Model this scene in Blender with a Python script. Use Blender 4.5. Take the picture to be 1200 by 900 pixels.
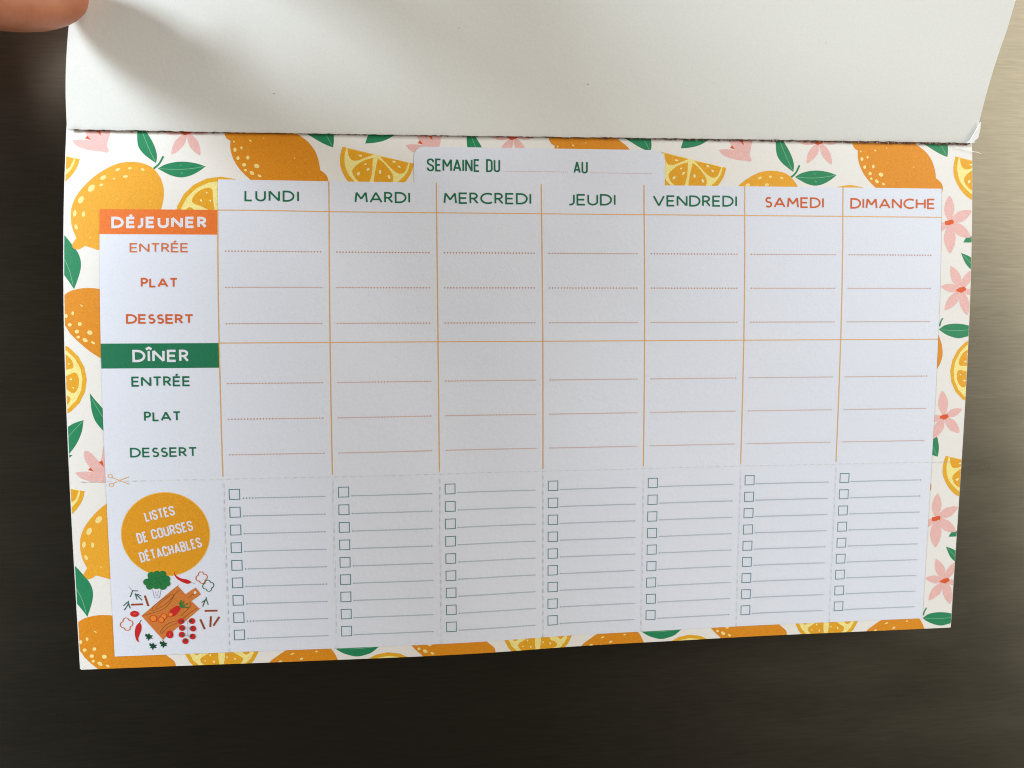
import bpy, bmesh, math, random
from mathutils import Vector, Matrix
from mathutils.geometry import tessellate_polygon
R = math.radians
for _o in list(bpy.data.objects): bpy.data.objects.remove(_o)
sc = bpy.context.scene
COL = sc.collection
# ------------------------------------------------------------------ camera, world, lights, exposure
# Sheet space, millimetres: X from the page's left edge, Y down from the fold, d out from the page plane.
# World, metres: x = (X-150)/1000, z = -(Y-90)/1000, y = -d/1000
def W(X, Y, d): return Vector(((X-150)/1000, -d/1000, -(Y-90)/1000))
V = {"pl":10.686,"pr":288.782,"c0":46.685,"w":34.445,"ds":2.367,"de":31.812,"bo":3.413,"f":896.479,"rx":0.079,"ry":-0.101,"rz":-0.003,"tx":10.35,"ty":8.736,"tz":253.561,"k0":-0.364,"k1":0.195,"k2":-0.226,"k3":0.108,"k4":-0.076,"k5":0.007}
YY = {"pt":15.42,"h1":25.19,"la":38.2,"lb":49.61,"ld":61.05,"h2":67.14,"le":79.99,"lg":91.36,"lh":102.75,"pf":110.65,"b1":115.57,"b9":162.19,"pb":167.96,"bot":171.98,"db1":33.03,"db2":74.93}
MOTIFS = [["printed_lemon",[["f","lemonA",[[14.06,11.41],[17.07,10.37],[20.53,10.1],[24.02,10.69],[26.66,12.16],[28.88,15.09],[29.92,18.25],[30.04,21.41],[29.33,25.02],[27.91,28.63],[25.54,32.23],[22.09,35.38],[18.21,37.41],[14.35,38.32],[10.71,38.12],[8.36,37.38],[6.23,36.72,1],[5.16,37.48],[3.89,37.89],[2.82,37.49],[2.39,36.39],[3.66,34.25,1],[2.36,31.06],[1.9,27.5],[2.27,23.92],[3.92,20.32],[6.85,16.7],[10.23,13.72]]],["d","speck",[[15.82,12.61,0.75,0.42,-25],[19.49,12.16,0.61,0.38,0],[23.41,12.52,0.61,0.38,20],[11.47,15.2,1.03,0.61,-35],[14.8,15.52,0.38,0.28,0],[18.24,14.8,0.75,0.47,-10],[10.96,17.55,0.61,0.42,-20],[7.96,18.62,1.31,0.85,-50],[4.9,22.33,1.22,0.75,-65],[3.08,26.6,1.03,0.52,-80],[5.73,26.8,0.85,0.47,90],[3.55,30.83,0.85,0.47,70],[25.92,22.58,0.23,0.14,0],[15.98,22.0,0.23,0.14,0],[7.93,34.04,0.28,0.19,0]]],["s","leaf",[[26.75,12.16],[27.87,11.24],[28.72,10.08],[29.64,8.15]],0.6]]],
["printed_leaf",[["f","leaf",[[22.02,-2.69,1],[21.56,-0.83],[21.41,1.48],[21.61,4.0],[22.26,5.83],[23.74,7.64],[25.74,9.21],[27.42,10.42,1],[27.68,8.27],[27.2,5.99],[26.13,3.48],[24.67,0.97],[23.29,-1.32]]],["s","vein",[[22.66,-0.39],[24.08,3.28],[25.69,6.93],[27.19,9.88]],0.16]]],
["printed_leaf",[["f","leaf",[[28.06,12.14,1],[30.13,10.89],[33.17,10.03],[36.24,9.85],[39.75,10.31],[42.71,11.28,1],[40.66,12.9],[38.04,14.3],[35.21,14.92],[32.36,14.37],[30.17,13.35]]],["s","vein",[[28.62,12.18],[33.65,12.39],[38.02,12.07],[42.18,11.33]],0.16],["d","vein",[[35.03,11.01,0.23,0.14,0],[35.41,13.56,0.23,0.19,0]]]]],
["printed_blossom",[["f","pink",[[1.56,3.39,1],[3.57,3.11],[5.58,3.2],[7.19,3.41,1],[5.18,0.43],[4.49,-1.61],[4.6,-3.32],[6.09,-3.16],[7.81,-1.32],[9.24,0.51,1],[9.89,-1.96],[10.27,-4.21],[11.2,-6.0],[12.3,-6.88,1],[13.29,-4.61],[13.45,-0.99],[12.82,2.17],[12.28,4.88],[12.9,6.49],[12.18,7.25],[11.12,6.91],[8.34,6.71],[5.37,6.09],[3.06,5.14]]],["f","stamen",[[5.43,2.7,1],[6.19,1.81,1],[7.29,3.19,1]]],["f","stamen",[[8.82,0.19,1],[9.91,-0.33,1],[10.34,1.76,1]]]]],
["printed_blossom",[["p","pink",[36.81,0.09,28.36,-0.38,0.17]],["p","pink",[36.81,0.09,32.17,7.57,0.17]],["p","pink",[36.81,0.09,40.95,7.73,0.17]],["p","pink",[36.81,0.09,45.09,-0.97,0.17]],["p","pink",[36.81,0.09,34.12,-6.62,0.17]],["p","pink",[36.81,0.09,38.98,-6.7,0.17]],["b","stamen",[36.81,0.09]]]],
["printed_blossom",[["p","pink",[83.35,26.95,83.31,17.69,0.2]],["p","pink",[83.35,26.95,91.53,22.81,0.2]],["p","pink",[83.35,26.95,91.29,32.0,0.2]],["p","pink",[83.35,26.95,83.89,37.63,0.2]],["p","pink",[83.35,26.95,77.23,30.17,0.2]],["b","stamen",[83.35,26.95]]]],
["printed_blossom",[["p","pink",[88.31,50.03,84.18,41.79,0.19]],["p","pink",[88.31,50.03,91.92,43.22,0.19]],["p","pink",[88.31,50.03,80.74,48.85,0.19]],["p","pink",[88.31,50.03,82.45,57.21,0.19]],["p","pink",[88.31,50.03,90.88,58.9,0.19]],["p","pink",[88.31,50.03,93.63,51.44,0.19]],["b","stamen",[88.31,50.03]]]],
["printed_blossom",[["p","pink",[84.09,94.42,82.83,85.12,0.2]],["p","pink",[84.09,94.42,90.69,91.77,0.2]],["p","pink",[84.09,94.42,90.23,100.31,0.2]],["p","pink",[84.09,94.42,80.47,102.29,0.2]],["p","pink",[84.09,94.42,77.75,95.5,0.2]],["b","stamen",[84.09,94.42]]]],
["printed_lemon",[["f","lemonB",[[48.5,-1.25],[48.44,0.6],[49.12,2.08],[50.33,2.89,1],[50.27,5.2],[50.97,7.96],[52.32,10.69],[54.32,13.19],[56.99,15.67],[60.54,18.37],[64.98,20.6],[69.87,21.92],[74.33,21.87],[77.92,20.46],[79.95,18.15],[80.85,15.84],[80.64,14.01],[79.74,12.87],[78.39,11.82,1],[77.95,8.97],[76.82,5.74],[74.79,2.99],[72.54,1.16],[70.06,-0.29],[66.24,-2.01],[61.74,-3.33],[57.26,-4.2],[52.81,-3.89],[49.71,-2.9]]],["d","speck",[[51.35,3.11,0.28,0.33,0],[51.74,5.74,0.52,0.7,0],[53.73,5.06,0.38,0.47,0],[56.46,2.71,0.52,0.23,30],[52.7,8.44,0.52,0.61,0],[55.75,8.21,0.52,0.66,0],[54.62,10.57,0.61,0.61,0],[58.52,10.89,0.85,0.66,20],[55.07,12.31,0.47,0.42,0],[57.07,13.2,0.8,0.56,40],[59.47,14.08,0.66,0.38,35],[60.68,1.81,0.19,0.19,0],[70.32,8.15,0.19,0.19,0]]]]],
["printed_leaf",[["f","leaf",[[71.63,-1.63,1],[73.43,-0.25],[75.69,1.11],[77.94,2.47],[80.65,3.83],[82.54,4.5,1],[82.82,2.4],[82.68,0.07],[81.77,-3.2,1],[76.12,-3.57]]],["s","vein",[[78.84,-1.74],[80.65,1.03],[82.09,3.81]],0.15]]],
["printed_leaf",[["f","leaf",[[92.78,3.09,1],[93.79,0.36],[95.17,-1.54],[98.83,-3.01],[105.23,-2.18,1],[102.01,0.32],[99.26,1.91],[96.06,2.76]]],["d","vein",[[98.35,0.52,0.23,0.19,0]]]]],
["printed_citrus_slice",[["f","rind",[[85.53,4.22,1],[84.8,7.25],[84.83,10.49],[85.82,13.25],[87.74,16.13],[90.3,18.49],[94.14,19.83],[97.77,19.93],[101.41,18.6],[104.85,16.02],[107.4,12.51],[108.34,9.38,1]]],["f","pith",[[86.75,4.62,1],[86.11,7.47],[86.33,10.24],[87.17,12.77],[88.97,15.05],[91.44,17.1],[94.6,18.35],[97.78,18.41],[100.74,17.27],[103.49,15.11],[105.57,13.0],[106.59,11.13],[107.06,9.03,1]]],["f","flesh",[[87.2,4.8,1],[95.36,6.64,1],[92.4,7.84],[90.13,8.66],[88.32,8.36],[87.42,6.75]]],["f","flesh",[[95.22,7.71,1],[92.4,8.54],[89.9,10.19],[88.62,11.83],[89.11,13.67],[90.55,15.27],[92.81,16.39],[94.08,15.22],[94.87,12.44]]],["f","flesh",[[96.81,7.87,1],[96.01,11.5],[95.44,15.67],[96.88,17.4],[99.38,17.0],[101.35,15.36],[101.55,13.28],[100.33,11.21],[98.53,9.15]]],["f","flesh",[[97.49,7.21,1],[100.57,10.51],[102.61,12.25],[104.11,12.69],[105.35,12.07],[106.14,10.44],[106.61,9.17,1],[102.86,8.25]]],["d","seed",[[91.27,7.07,0.66,0.28,10],[92.84,9.78,0.38,0.28,-40],[93.65,11.39,0.56,0.38,-50],[90.47,12.87,0.61,0.42,-50],[97.46,12.18,0.38,0.66,0],[100.32,13.76,0.38,0.66,-20],[101.95,8.87,0.56,0.33,15],[103.67,10.47,0.56,0.28,40]]]]],
["printed_leaf",[["f","leaf",[[-4.88,29.78,1],[-1.46,31.97],[0.25,33.65],[2.39,36.39],[4.31,39.26],[5.03,42.36],[4.51,45.68],[2.91,50.19,1],[1.44,47.9],[-0.37,45.25],[-2.69,41.28],[-4.41,35.54]]],["s","vein",[[-2.71,35.53],[-0.15,40.39],[1.54,44.36],[2.58,48.78]],0.16]]],
["printed_leaf",[["f","leaf",[[87.82,37.34,1],[91.51,38.88],[94.13,41.74],[94.82,45.41,1],[92.21,43.58],[89.6,40.98]]],["s","vein",[[88.68,38.12],[91.57,40.97],[93.91,43.84]],0.12]]],
["printed_leaf",[["f","leaf",[[88.58,33.74,1],[89.78,32.01],[91.91,31.63],[94.74,32.44,1],[93.07,33.39],[90.83,33.77]]]]],
["printed_leaf",[["f","leaf",[[80.59,63.77,1],[82.78,62.31],[86.14,61.79],[90.13,62.12],[95.2,63.56,1],[92.58,65.66],[90.34,66.45],[87.52,66.86],[84.07,65.89],[82.04,64.83]]],["s","vein",[[81.44,63.88],[87.39,64.22],[94.19,63.71]],0.14],["s","leaf",[[80.82,62.72],[81.15,61.15],[81.88,59.89]],0.5]]],
["printed_lemon",[["f","lemonB",[[6.31,49.84],[2.37,50.57],[-0.09,52.02],[-1.7,53.93],[-2.28,56.74],[-1.57,59.6],[0.27,61.82],[1.67,64.12],[4.57,67.12],[8.35,70.32],[12.63,72.69],[17.87,73.93],[23.2,73.73],[26.83,71.98],[28.92,69.92],[29.54,67.78],[29.08,66.07],[26.94,64.19,1],[25.51,61.34],[23.03,57.4],[19.66,53.91],[15.39,51.36],[10.65,50.12]]],["d","speck",[[0.44,58.51,0.47,0.7,0],[2.44,57.66,0.42,0.61,0],[5.08,55.31,0.52,0.19,30],[1.47,61.26,0.61,0.56,0],[4.49,61.02,0.61,0.61,0],[3.58,63.35,0.66,0.61,0],[3.93,65.08,0.52,0.47,0],[7.45,63.73,0.8,0.7,20],[5.98,66.04,0.85,0.56,35],[8.34,66.87,0.66,0.38,35]]]]],
["printed_leaf",[["f","leaf",[[6.94,82.6,1],[8.45,84.71],[10.09,86.74],[11.93,89.45],[12.38,92.6],[12.13,95.97,1],[10.27,94.14],[8.32,91.42],[7.36,88.27],[7.07,85.14]]],["s","vein",[[7.6,84.48],[8.81,86.95],[10.82,90.56]],0.15]]],
["printed_leaf",[["f","leaf",[[4.75,91.01,1],[2.04,91.91],[-0.26,93.31],[-2.34,95.73],[-3.33,99.3],[-2.49,104.71,1],[-0.03,101.69],[2.35,98.5],[4.07,94.72]]],["s","vein",[[4.39,91.45],[1.96,94.01],[-0.47,96.66]],0.16]]]]
PICTURES = [["printed_broccoli",[["f","white",[[23.45,145.93,1],[26.11,146.03,1],[25.38,148.74],[24.09,148.69]]],["s","lilac",[[23.51,146.21],[23.81,147.98],[24.16,148.78],[25.3,148.82],[25.64,148.06],[26.02,146.31]],0.12],["s","lilac",[[24.25,146.65],[24.56,148.3]],0.12],["s","lilac",[[25.21,146.61],[24.94,148.31]],0.12],["d","broc",[[23.34,141.44,1.24,1.24,0]]],["d","broc",[[25.07,140.97,1.07,1.07,0]]],["d","broc",[[26.85,141.12,1.16,1.16,0]]],["d","broc",[[27.93,142.7,1.16,1.16,0]]],["d","broc",[[28.09,144.18,1.03,1.03,0]]],["d","broc",[[26.69,144.94,1.32,1.32,0]]],["d","broc",[[24.72,144.63,1.32,1.32,0]]],["d","broc",[[22.61,144.95,1.12,1.12,0]]],["d","broc",[[21.8,143.54,1.12,1.12,0]]],["d","broc",[[23.24,143.67,1.74,1.74,0]]],["d","broc",[[25.18,142.73,2.15,2.15,0]]],["d","broc",[[26.7,142.98,1.65,1.65,0]]],["s","brocd",[[22.23,142.49],[22.8,143.25],[23.65,143.12]],0.13],["s","brocd",[[24.27,141.88],[25.0,142.6],[25.97,142.22]],0.13],["s","brocd",[[26.35,142.16],[26.82,141.77],[27.49,142.12]],0.13],["s","brocd",[[24.36,144.12],[25.07,143.54],[25.82,143.77],[25.94,144.59]],0.13],["s","brocd",[[26.67,143.6],[27.26,143.21],[27.89,143.64]],0.13],["s","brocd",[[22.44,144.54],[23.03,144.07],[23.66,144.5]],0.13]]],
["printed_chilli",[["f","red",[[30.36,140.26,1],[30.95,141.59],[32.44,142.62],[34.33,143.1],[35.53,143.93],[34.66,144.55],[33.22,144.13],[31.58,143.08],[30.56,141.82]]],["s","grey",[[35.52,144.13],[36.13,144.32],[36.77,144.59]],0.12]]],
["printed_chilli",[["f","red",[[18.84,156.93],[19.48,157.87],[19.33,159.51],[18.56,161.33],[18.29,162.35],[18.54,163.52,1],[17.66,162.65],[17.31,160.45],[17.72,158.2]]],["s","brocd",[[18.95,157.1],[19.16,156.53],[19.57,156.02]],0.18]]],
["printed_pepper_ring",[["s","orange",[[40.65,142.68],[40.57,142.92],[40.43,143.12],[40.24,143.27],[40.0,143.36],[39.9,143.52],[39.9,143.78],[39.82,144.02],[39.68,144.23],[39.5,144.38],[39.28,144.49],[39.05,144.53],[38.81,144.5],[38.59,144.41],[38.4,144.26],[38.26,144.06],[38.18,143.8],[38.03,143.71],[37.78,143.7],[37.56,143.62],[37.37,143.47],[37.22,143.28],[37.13,143.05],[37.09,142.8],[37.12,142.55],[37.2,142.32],[37.35,142.11],[37.54,141.96],[37.77,141.87],[37.87,141.72],[37.87,141.45],[37.95,141.21],[38.09,141.01],[38.27,140.85],[38.49,140.75],[38.72,140.71],[38.96,140.73],[39.18,140.82],[39.37,140.97],[39.51,141.17],[39.59,141.43],[39.73,141.53],[39.98,141.53],[40.21,141.61],[40.4,141.76],[40.55,141.95],[40.64,142.18],[40.68,142.43],[40.65,142.68]],0.26]]],
["printed_pepper_ring",[["s","green",[[42.59,145.43],[42.51,145.66],[42.37,145.85],[42.19,146.01],[41.95,146.09],[41.86,146.24],[41.86,146.51],[41.78,146.74],[41.64,146.94],[41.46,147.1],[41.25,147.2],[41.02,147.23],[40.79,147.21],[40.57,147.12],[40.39,146.97],[40.25,146.78],[40.17,146.52],[40.03,146.43],[39.78,146.43],[39.56,146.34],[39.37,146.2],[39.23,146.01],[39.14,145.78],[39.1,145.54],[39.13,145.29],[39.21,145.06],[39.35,144.86],[39.54,144.71],[39.77,144.63],[39.86,144.48],[39.87,144.22],[39.94,143.98],[40.08,143.78],[40.26,143.63],[40.47,143.53],[40.7,143.49],[40.93,143.51],[41.14,143.6],[41.33,143.75],[41.47,143.94],[41.55,144.19],[41.69,144.29],[41.94,144.29],[42.16,144.38],[42.35,144.52],[42.49,144.71],[42.58,144.94],[42.62,145.18],[42.59,145.43]],0.26]]],
["printed_pepper_ring",[["s","orange",[[16.81,157.34],[16.71,157.59],[16.56,157.81],[16.35,157.98],[16.09,158.07],[15.99,158.24],[15.99,158.53],[15.9,158.79],[15.75,159.01],[15.55,159.19],[15.32,159.3],[15.06,159.34],[14.81,159.31],[14.58,159.21],[14.38,159.04],[14.23,158.82],[14.14,158.55],[13.99,158.44],[13.72,158.43],[13.48,158.34],[13.28,158.18],[13.12,157.97],[13.02,157.72],[12.99,157.45],[13.02,157.17],[13.11,156.92],[13.27,156.7],[13.47,156.53],[13.73,156.44],[13.83,156.27],[13.84,155.98],[13.93,155.72],[14.08,155.5],[14.28,155.33],[14.51,155.22],[14.76,155.18],[15.01,155.21],[15.24,155.31],[15.44,155.47],[15.6,155.69],[15.68,155.97],[15.83,156.07],[16.1,156.08],[16.34,156.17],[16.55,156.33],[16.7,156.55],[16.8,156.8],[16.84,157.07],[16.81,157.34]],0.26]]],
["printed_cutting_board",[["f","wood",[[19.63,154.66,1],[30.79,145.39],[31.56,145.46],[33.6,148.0,1],[36.52,146.06],[37.13,146.16],[38.26,147.85],[38.08,148.42],[35.35,150.29,1],[37.57,152.69],[37.47,153.35],[26.44,162.39],[25.67,162.44]]],["d","white",[[36.66,147.5,0.45,0.45,0]]],["s","woodd",[[22.82,153.15],[23.86,151.26],[26.81,149.13],[29.86,147.73],[29.18,149.3],[26.52,151.58],[22.97,153.24]],0.14],["s","woodd",[[24.08,152.3],[26.0,150.32],[28.68,148.46]],0.14],["s","woodd",[[19.9,154.59],[22.79,153.89],[25.88,152.99],[28.05,151.43],[29.49,149.23],[30.72,147.31],[32.36,146.39]],0.14],["s","woodd",[[25.17,160.59],[26.33,158.66],[28.77,157.11],[31.88,156.34],[34.26,154.58],[37.19,152.59]],0.14],["s","woodd",[[25.7,160.82],[27.55,158.84],[30.68,157.44],[32.63,156.78]],0.14],["s","woodd",[[31.93,155.1],[34.33,152.72],[35.24,151.19],[34.41,150.87],[32.83,151.84]],0.14],["s","woodd",[[34.48,149.1],[35.87,148.05],[36.23,148.47]],0.14]]],
["printed_carrot",[["f","red",[[28.47,153.3],[30.73,151.67,1],[32.04,152.3],[30.41,154.7],[29.32,154.99]]],["d","red",[[26.56,155.12,1.03,1.03,0]]],["d","carrot",[[26.56,155.12,0.83,0.83,0]]],["d","red",[[23.28,155.64,1.16,1.16,0]]],["d","carrot",[[23.28,155.64,0.95,0.95,0]]],["d","red",[[25.67,156.15,1.03,1.03,0]]],["d","carrot",[[25.67,156.15,0.83,0.83,0]]],["d","red",[[28.69,154.55,0.87,0.87,0]]],["d","carrot",[[28.69,154.55,0.66,0.66,0]]],["s","leafy",[[31.97,152.21],[31.65,150.55]],0.35],["s","leafy",[[31.97,152.21],[32.22,149.83]],0.35],["s","leafy",[[31.97,152.21],[33.09,150.2]],0.35],["s","leafy",[[31.97,152.21],[34.01,151.14]],0.35],["s","leafy",[[31.97,152.21],[34.43,152.31]],0.35],["s","leafy",[[31.97,152.21],[32.61,152.45]],0.35]]],
["printed_tomato",[["d","red",[[17.54,153.92,1.36,1.03,0]]],["s","pinkr",[[17.0,154.06],[17.54,153.8],[18.15,153.82]],0.2]]],
["printed_tomato",[["d","red",[[28.18,161.18,1.12,1.32,0]]],["s","pinkr",[[28.04,160.72],[28.21,161.23],[28.11,161.76]],0.2]]],
["printed_cherry_tomatoes",[["d","red",[[31.93,156.88,0.99,0.99,0]]],["d","red",[[35.32,156.94,0.99,0.99,0]]],["d","red",[[32.15,159.16,0.99,0.99,0]]],["d","red",[[35.53,159.48,0.99,0.99,0]]],["d","red",[[31.98,161.4,0.99,0.99,0]]],["d","red",[[35.3,162.13,0.99,0.99,0]]],["d","red",[[33.0,163.6,0.99,0.99,0]]],["d","brocd",[[32.43,156.98,0.37,0.37,0]]],["d","brocd",[[34.94,156.88,0.37,0.37,0]]],["d","brocd",[[32.61,159.18,0.37,0.37,0]]],["d","brocd",[[35.11,159.38,0.37,0.37,0]]],["d","brocd",[[32.44,161.42,0.37,0.37,0]]],["d","brocd",[[34.93,161.95,0.37,0.37,0]]],["d","brocd",[[33.14,163.19,0.37,0.37,0]]],["s","grey",[[33.72,156.42],[34.01,158.91],[33.55,162.42]],0.12],["s","grey",[[32.53,159.06],[35.11,159.38]],0.1],["s","grey",[[32.44,161.42],[34.93,161.95]],0.1]]],
["printed_penne",[["s","penne",[[20.96,147.99],[21.91,151.47]],0.6]]],
["printed_penne",[["s","penne",[[16.54,150.85],[20.26,150.83]],0.6]]],
["printed_penne",[["s","penne",[[39.42,153.72],[43.45,153.76]],0.6]]],
["printed_penne",[["s","penne",[[37.92,156.47],[39.22,159.85]],0.6]]],
["printed_penne",[["s","penne",[[41.32,155.58],[40.96,159.14]],0.6]]],
["printed_penne",[["s","penne",[[43.95,155.86],[41.98,158.77]],0.6]]],
["printed_herb_sprig",[["s","grey",[[16.18,144.71],[17.06,146.13]],0.1],["s","herb",[[17.28,146.3],[16.43,148.31]],0.28],["s","herb",[[17.06,146.21],[18.94,146.37]],0.28],["s","herb",[[18.0,147.14],[18.51,149.21]],0.28],["s","herb",[[18.22,147.36],[20.02,149.51]],0.28],["s","herb",[[18.71,147.38],[19.81,148.11]],0.28]]],
["printed_herb_sprig",[["s","herb",[[15.48,149.99],[14.18,151.16]],0.28],["s","herb",[[15.77,149.51],[15.64,150.73],[14.41,152.6]],0.28],["s","herb",[[15.8,150.41],[16.26,152.06]],0.28]]],
["printed_herb_sprig",[["s","herb",[[40.06,149.16],[39.96,149.86],[38.56,150.91]],0.28],["s","herb",[[39.84,149.85],[38.82,152.25]],0.28],["s","herb",[[40.07,149.86],[40.62,151.74]],0.28]]],
["printed_parsley",[["f","brocd",[[20.58,160.64,1],[21.33,161.0,1],[21.73,160.52,1],[22.01,161.2,1],[22.92,161.32,1],[22.36,161.87,1],[22.79,162.39,1],[21.95,162.35,1],[21.39,163.07,1],[21.27,162.32,1],[20.58,162.37,1],[20.98,161.81,1],[20.47,161.46,1]]]]],
["printed_parsley",[["f","brocd",[[21.74,163.83,1],[22.48,164.2,1],[22.89,163.72,1],[23.16,164.4,1],[24.08,164.52,1],[23.52,165.08,1],[23.96,165.59,1],[23.11,165.55,1],[22.55,166.27,1],[22.43,165.52,1],[21.73,165.57,1],[22.14,165.01,1],[21.62,164.66,1]]]]],
["printed_parsley",[["f","brocd",[[25.01,163.32,1],[25.77,163.69,1],[26.17,163.21,1],[26.45,163.88,1],[27.36,164.01,1],[26.8,164.56,1],[27.24,165.08,1],[26.4,165.04,1],[25.83,165.76,1],[25.71,165.01,1],[25.01,165.06,1],[25.42,164.5,1],[24.9,164.14,1]]]]],
["printed_scissors",[["s","line",[[12.78,109.37],[14.81,110.28],[17.78,111.58]],0.27],["s","line",[[12.7,111.37],[14.81,110.37],[17.87,109.21]],0.27],["s","line",[[12.76,108.91],[12.66,109.18],[12.42,109.38],[12.09,109.44],[11.77,109.36],[11.55,109.16],[11.47,108.89],[11.57,108.62],[11.81,108.42],[12.13,108.35],[12.45,108.43],[12.68,108.64],[12.76,108.91]],0.22],["s","line",[[12.99,111.74],[12.89,112.01],[12.65,112.21],[12.32,112.27],[12.0,112.19],[11.77,111.99],[11.7,111.71],[11.8,111.44],[12.04,111.25],[12.36,111.18],[12.68,111.26],[12.91,111.46],[12.99,111.74]],0.22]]]]
TEXTS = [["LUNDI","g","green",54.88,22.34,71.73,22.25,3.57,0.57,"p"],
["MARDI","g","green",89.23,22.27,107.02,22.19,3.64,0.57,"p"],
["MERCREDI","g","green",117.85,22.25,146.63,22.22,3.72,0.57,"p"],
["JEUDI","g","green",158.83,22.37,174.84,22.26,3.79,0.57,"p"],
["VENDREDI","g","green",187.49,22.43,216.25,22.31,3.71,0.57,"p"],
["SAMEDI","g","orange",225.92,22.49,246.56,22.52,3.61,0.57,"p"],
["DIMANCHE","g","orange",256.03,22.55,286.41,22.44,3.58,0.57,"p"],
["DÉJEUNER","b","white",14.24,31.2,43.38,31.01,3.62,0.84,"p"],
["ENTRÉE","g","orange2",19.82,38.73,37.68,38.65,2.94,0.46,"p"],
["PLAT","g","orange",23.11,49.65,34.36,49.68,3.02,0.56,"p"],
["DESSERT","g","orange",18.47,60.98,38.99,61.06,3.01,0.57,"p"],
["DÎNER","b2","white",20.15,73.01,37.34,73.05,3.88,0.74,"p"],
["ENTRÉE","g","green",19.62,80.69,37.6,80.71,3.19,0.56,"p"],
["PLAT","g","green",23.11,91.7,34.37,91.7,3.13,0.56,"p"],
["DESSERT","g","green",18.45,103.07,38.99,103.14,3.09,0.52,"p"],
["SEMAINE","c","green",112.58,11.83,129.78,11.85,4.17,0.56,"p"],
["DU","c","green",131.84,11.85,136.45,11.84,4.22,0.56,"p"],
["AU","c","green",160.75,11.85,165.48,11.87,4.02,0.56,"p"],
["LISTES","c","white",22.44,123.9,31.66,121.83,3.24,0.54,"t"],
["DE","c","white",19.81,130.94,22.98,130.23,3.44,0.54,"t"],
["COURSES","c","white",24.21,129.71,37.08,126.94,3.32,0.54,"t"],
["DÉTACHABLES","c","white",20.38,137.13,39.6,132.49,3.39,0.54,"t"]]

def rot(rx, ry, rz):
    return Matrix.Rotation(rx, 3, 'X') @ Matrix.Rotation(ry, 3, 'Y') @ Matrix.Rotation(rz, 3, 'Z')
_Rm = rot(V['rx'], V['ry'], V['rz'])
_T = Vector((V['tx'], V['ty'], V['tz']))
_S = Matrix(((1, 0, 0), (0, 0, -1), (0, 1, 0)))        # world x,y,z -> sheet right, down, away
_M = _Rm @ _S
_c = -(_Rm.transposed() @ _T)
cam_d = bpy.data.cameras.new('camera'); cam = bpy.data.objects.new('camera', cam_d); COL.objects.link(cam)
_right, _down, _fwd = Vector(_M[0]), Vector(_M[1]), Vector(_M[2])
_mw = Matrix((_right, -_down, -_fwd)).transposed().to_4x4()
_mw.translation = Vector((_c.x/1000, _c.z/1000, -_c.y/1000))
cam.matrix_world = _mw
cam_d.sensor_width = 36; cam_d.lens = V['f']/1200*36
cam_d.clip_start = .01; cam_d.clip_end = 50
cam_d.dof.use_dof = True; cam_d.dof.focus_distance = .252; cam_d.dof.aperture_fstop = 15
sc.camera = cam
w = bpy.data.worlds.new('World'); sc.world = w; w.use_nodes = True
w.node_tree.nodes['Background'].inputs[0].default_value = (.95, .88, .82, 1)
w.node_tree.nodes['Background'].inputs[1].default_value = .035
def area(name, loc, aim, sx, sy, power, col):
    l = bpy.data.lights.new(name, 'AREA'); l.shape = 'RECTANGLE'; l.size = sx; l.size_y = sy
    l.energy = power; l.color = col
    o = bpy.data.objects.new(name, l); COL.objects.link(o); o.location = loc
    o.rotation_euler = (Vector(aim)-Vector(loc)).to_track_quat('-Z', 'Y').to_euler()
    return o
area('window_light', (-1.16, -.44, .50), (-.05, 0, .03), .19, .28, 17, (.80, .90, 1))
area('left_fill_light', (-1.50, -.78, .02), (-.05, 0, 0), .9, 1.5, 7.5, (1, .90, .82))  # unseen fill from the left, added to brighten the raised cover
area('right_fill_light', (1.75, -.85, .12), (.1, 0, 0), .9, 1.5, 16.5, (1, .97, .90))  # matching fill on the right, added out of view
area('warm_fill_light', (1.15, -1.25, .85), (.1, 0, .05), 1.2, 1.3, 9.5, (1, .95, .87))  # unseen warm area light, added for the cover and the steel's right side
sc.view_settings.view_transform = 'Standard'; sc.view_settings.look = 'None'
sc.view_settings.exposure = .58; sc.view_settings.gamma = 1
sc.render.engine = 'CYCLES'
sc.cycles.filter_width = 1.05
sc.render.resolution_x = 1024; sc.render.resolution_y = 768

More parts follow.
